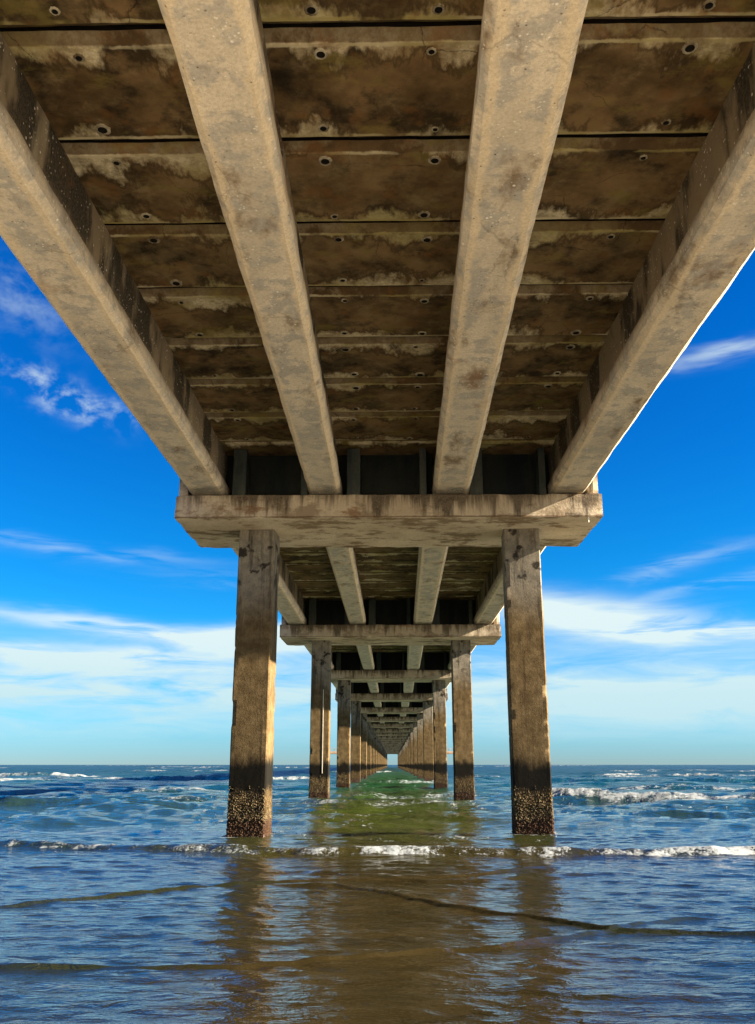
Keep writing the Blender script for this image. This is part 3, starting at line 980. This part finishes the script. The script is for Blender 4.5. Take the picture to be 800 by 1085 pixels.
def socket_mesh():
    """lifting socket cast into the plank: a raised lime rim round a dark cup"""
    rng = random.Random(3)
    verts, faces = [], []
    k = 20
    rings = [(0.062, 0.003), (0.055, -0.010), (0.036, -0.012), (0.030, -0.004), (0.027, -0.002)]
    for ri, (r, zz) in enumerate(rings):
        for q in range(k):
            a = q * 2 * math.pi / k
            j = 1 + rng.uniform(-0.14, 0.14) * (1 if ri < 2 else 0.3)
            verts.append((r * j * math.cos(a), r * j * math.sin(a), zz))
    mats = []
    for ri in range(len(rings) - 1):
        for q in range(k):
            q2 = (q + 1) % k
            faces.append((ri * k + q, ri * k + q2, (ri + 1) * k + q2, (ri + 1) * k + q)); mats.append(1 if ri >= 2 else 0)
    faces.append(tuple((len(rings) - 1) * k + q for q in range(k))); mats.append(1)
    me = bpy.data.meshes.new('lifting_socket')
    me.from_pydata(verts, [], faces)
    me.materials.append(M_RING); me.materials.append(M_HOLE)
    for p, mi in zip(me.polygons, mats):
        p.material_index = mi
    me.update()
    return me


SOCKET = socket_mesh()
rnd = random.Random(12)


def make_span(i, hi, near):
    """span i ends over the middle of bent i"""
    y1 = END_Y + i * S
    y0 = y1 - S
    label = SPAN_LABELS[i] if i < 10 else FAR_SPAN
    t = thing('deck_span', label, 'pier deck', (0, y0, GZ), SPAN_GROUP)
    for gi, (gx, gw, ga) in enumerate(GIRD):
        me = girder_mesh(gw, gi * 13.7 + i * 3.1, 160 if hi else 8, 0.010 if hi else 0.0)
        g = link('girder', me, M_GIRDER, t, (gx, 0.02, 0), (0, 0, 0))
        if ga:
            g.rotation_euler = (0, 0, ga * 1.0)
            g.location.x = gx - 0.5 * SPAN_L * math.sin(-ga) * 1.0 + 0.0
        if near:
            pd = box_mesh('bearing_pad', -gw * 0.42, gw * 0.42, SPAN_L - 0.75, SPAN_L - 0.35, -0.018, 0.0)
            link('bearing_pad', pd, M_PAD, g)
    # planks
    y = y1 - 0.015
    n = 0
    while y - y0 > 0.3:
        ln = 1.09 if n == 0 else min(PITCH, y - y0)
        pm = panel_mesh(ln, i * 31 + n * 3.7, hi)
        p = link('deck_panel', pm, M_SOFFIT, t, (0, y - ln / 2 - y0, ZS - GZ))
        if hi and y0 + (y - y0) > 4.0 and y < y1 - 0.9 and y > 5.0:
            for sx in (-2.28, -0.52, 0.33, 2.15):
                for sy in (-1, 1):
                    if rnd.random() < 0.12:
                        continue
                    link('lifting_socket', SOCKET, None, p, (sx + rnd.uniform(-0.05, 0.05), sy * (ln / 2 - 0.20) + rnd.uniform(-0.03, 0.03), 0.0), (0, 0, rnd.uniform(0, 6))).scale = (rnd.uniform(0.5, 1.1),) * 3
        y -= ln
        n += 1
    link('deck_topping', box_mesh('deck_topping', -3.12, 3.04, 0.004, S - 0.004, ZS - GZ + 0.203, ZS - GZ + 0.30), M_CAP, t)
    # end diaphragm walls over the cap, a post at each side of every bay
    yd = S - 0.50
    for a in range(3):
        xl = GIRD[a][0] + GIRD[a][1] / 2 - 0.085
        xr = GIRD[a + 1][0] - GIRD[a + 1][1] / 2 + 0.085
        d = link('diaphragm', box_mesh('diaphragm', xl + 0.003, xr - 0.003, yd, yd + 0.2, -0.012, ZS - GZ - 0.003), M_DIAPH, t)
        for px, hw in ((xl + 0.27, 0.105), (xr - 0.17, 0.055)):
            link('post', box_mesh('post', px - hw, px + hw, yd - 0.34, yd - 0.002, -0.010, ZS - GZ - 0.006, 0.012), M_POST, d)
    return t


proto_span = None
for i in range(NB_BENTS):
    if i < 3:
        proto_span = make_span(i, i == 0, i < 2)
        if i == 2:
            span_kids = [(c, children(c)) for c in children(proto_span)]
    else:
        r = proto_span.copy()
        COL.objects.link(r)
        r.location = (0, END_Y + (i - 1) * S, GZ)
        r['label'] = SPAN_LABELS[i] if i < 10 else FAR_SPAN
        if i < 8:
            kids = span_kids
        else:
            kids = [(c, []) for c, s_ in span_kids if not c.name.startswith('deck_panel')]
        for c, subs in kids:
            cc = c.copy(); COL.objects.link(cc); cc.parent = r
            for s_ in subs:
                ss = s_.copy(); COL.objects.link(ss); ss.parent = cc
        if i >= 8:
            if i == 8:
                slab = box_mesh('deck_slab', -3.10, 3.02, 0.005, S - 0.005, ZS - GZ, ZS - GZ + 0.2)
            link('deck_slab', slab, M_SOFFIT, r)

# ---- the T-shaped head far out
yh = DF + NB_BENTS * S - S + CAPD + 0.3
head = thing('pier_head', 'far cross platform at the seaward end, brown strip showing beyond the pillars', 'pier head', (0, yh, WATER))
link('platform', rough_box('platform', -29, 29, 0, 10, 4.85, 5.75, 1.5, 0.01, 0.02, 2.0), M_HEAD, head)
hp = sweep('pile', [(-0.3, -0.3), (0.3, -0.3), (0.3, 0.3), (-0.3, 0.3)], [-0.6, 2, 4.85], 'Z')
for hx in (-26, -19, -12, -6, 6, 12, 19, 26):
    for hy in (1.2, 8.8):
        link('pile', hp, M_PILE, head, (hx, hy, 0))
rail_v, rail_f = [], []


def add_box(V, F, *a):
    v, f = box_verts(*a)
    o_ = len(V)
    V.extend(v); F.extend([tuple(q + o_ for q in ff) for ff in f])


for hx in range(-29, 30, 2):
    add_box(rail_v, rail_f, hx - 0.05, hx + 0.05, 0.05, 0.15, 5.74, 6.8)
add_box(rail_v, rail_f, -29, 29, 0.06, 0.14, 6.803, 6.9)
add_box(rail_v, rail_f, -29, 29, 0.152, 0.19, 6.2, 6.3)
link('railing', mesh_from('railing', rail_v, rail_f), M_HEAD, head)

# ------------------------------------------------------------------ render settings
scene.cycles.max_bounces = 6
scene.cycles.diffuse_bounces = 4
scene.cycles.glossy_bounces = 3
scene.cycles.use_denoising = True
scene.cycles.caustics_reflective = True
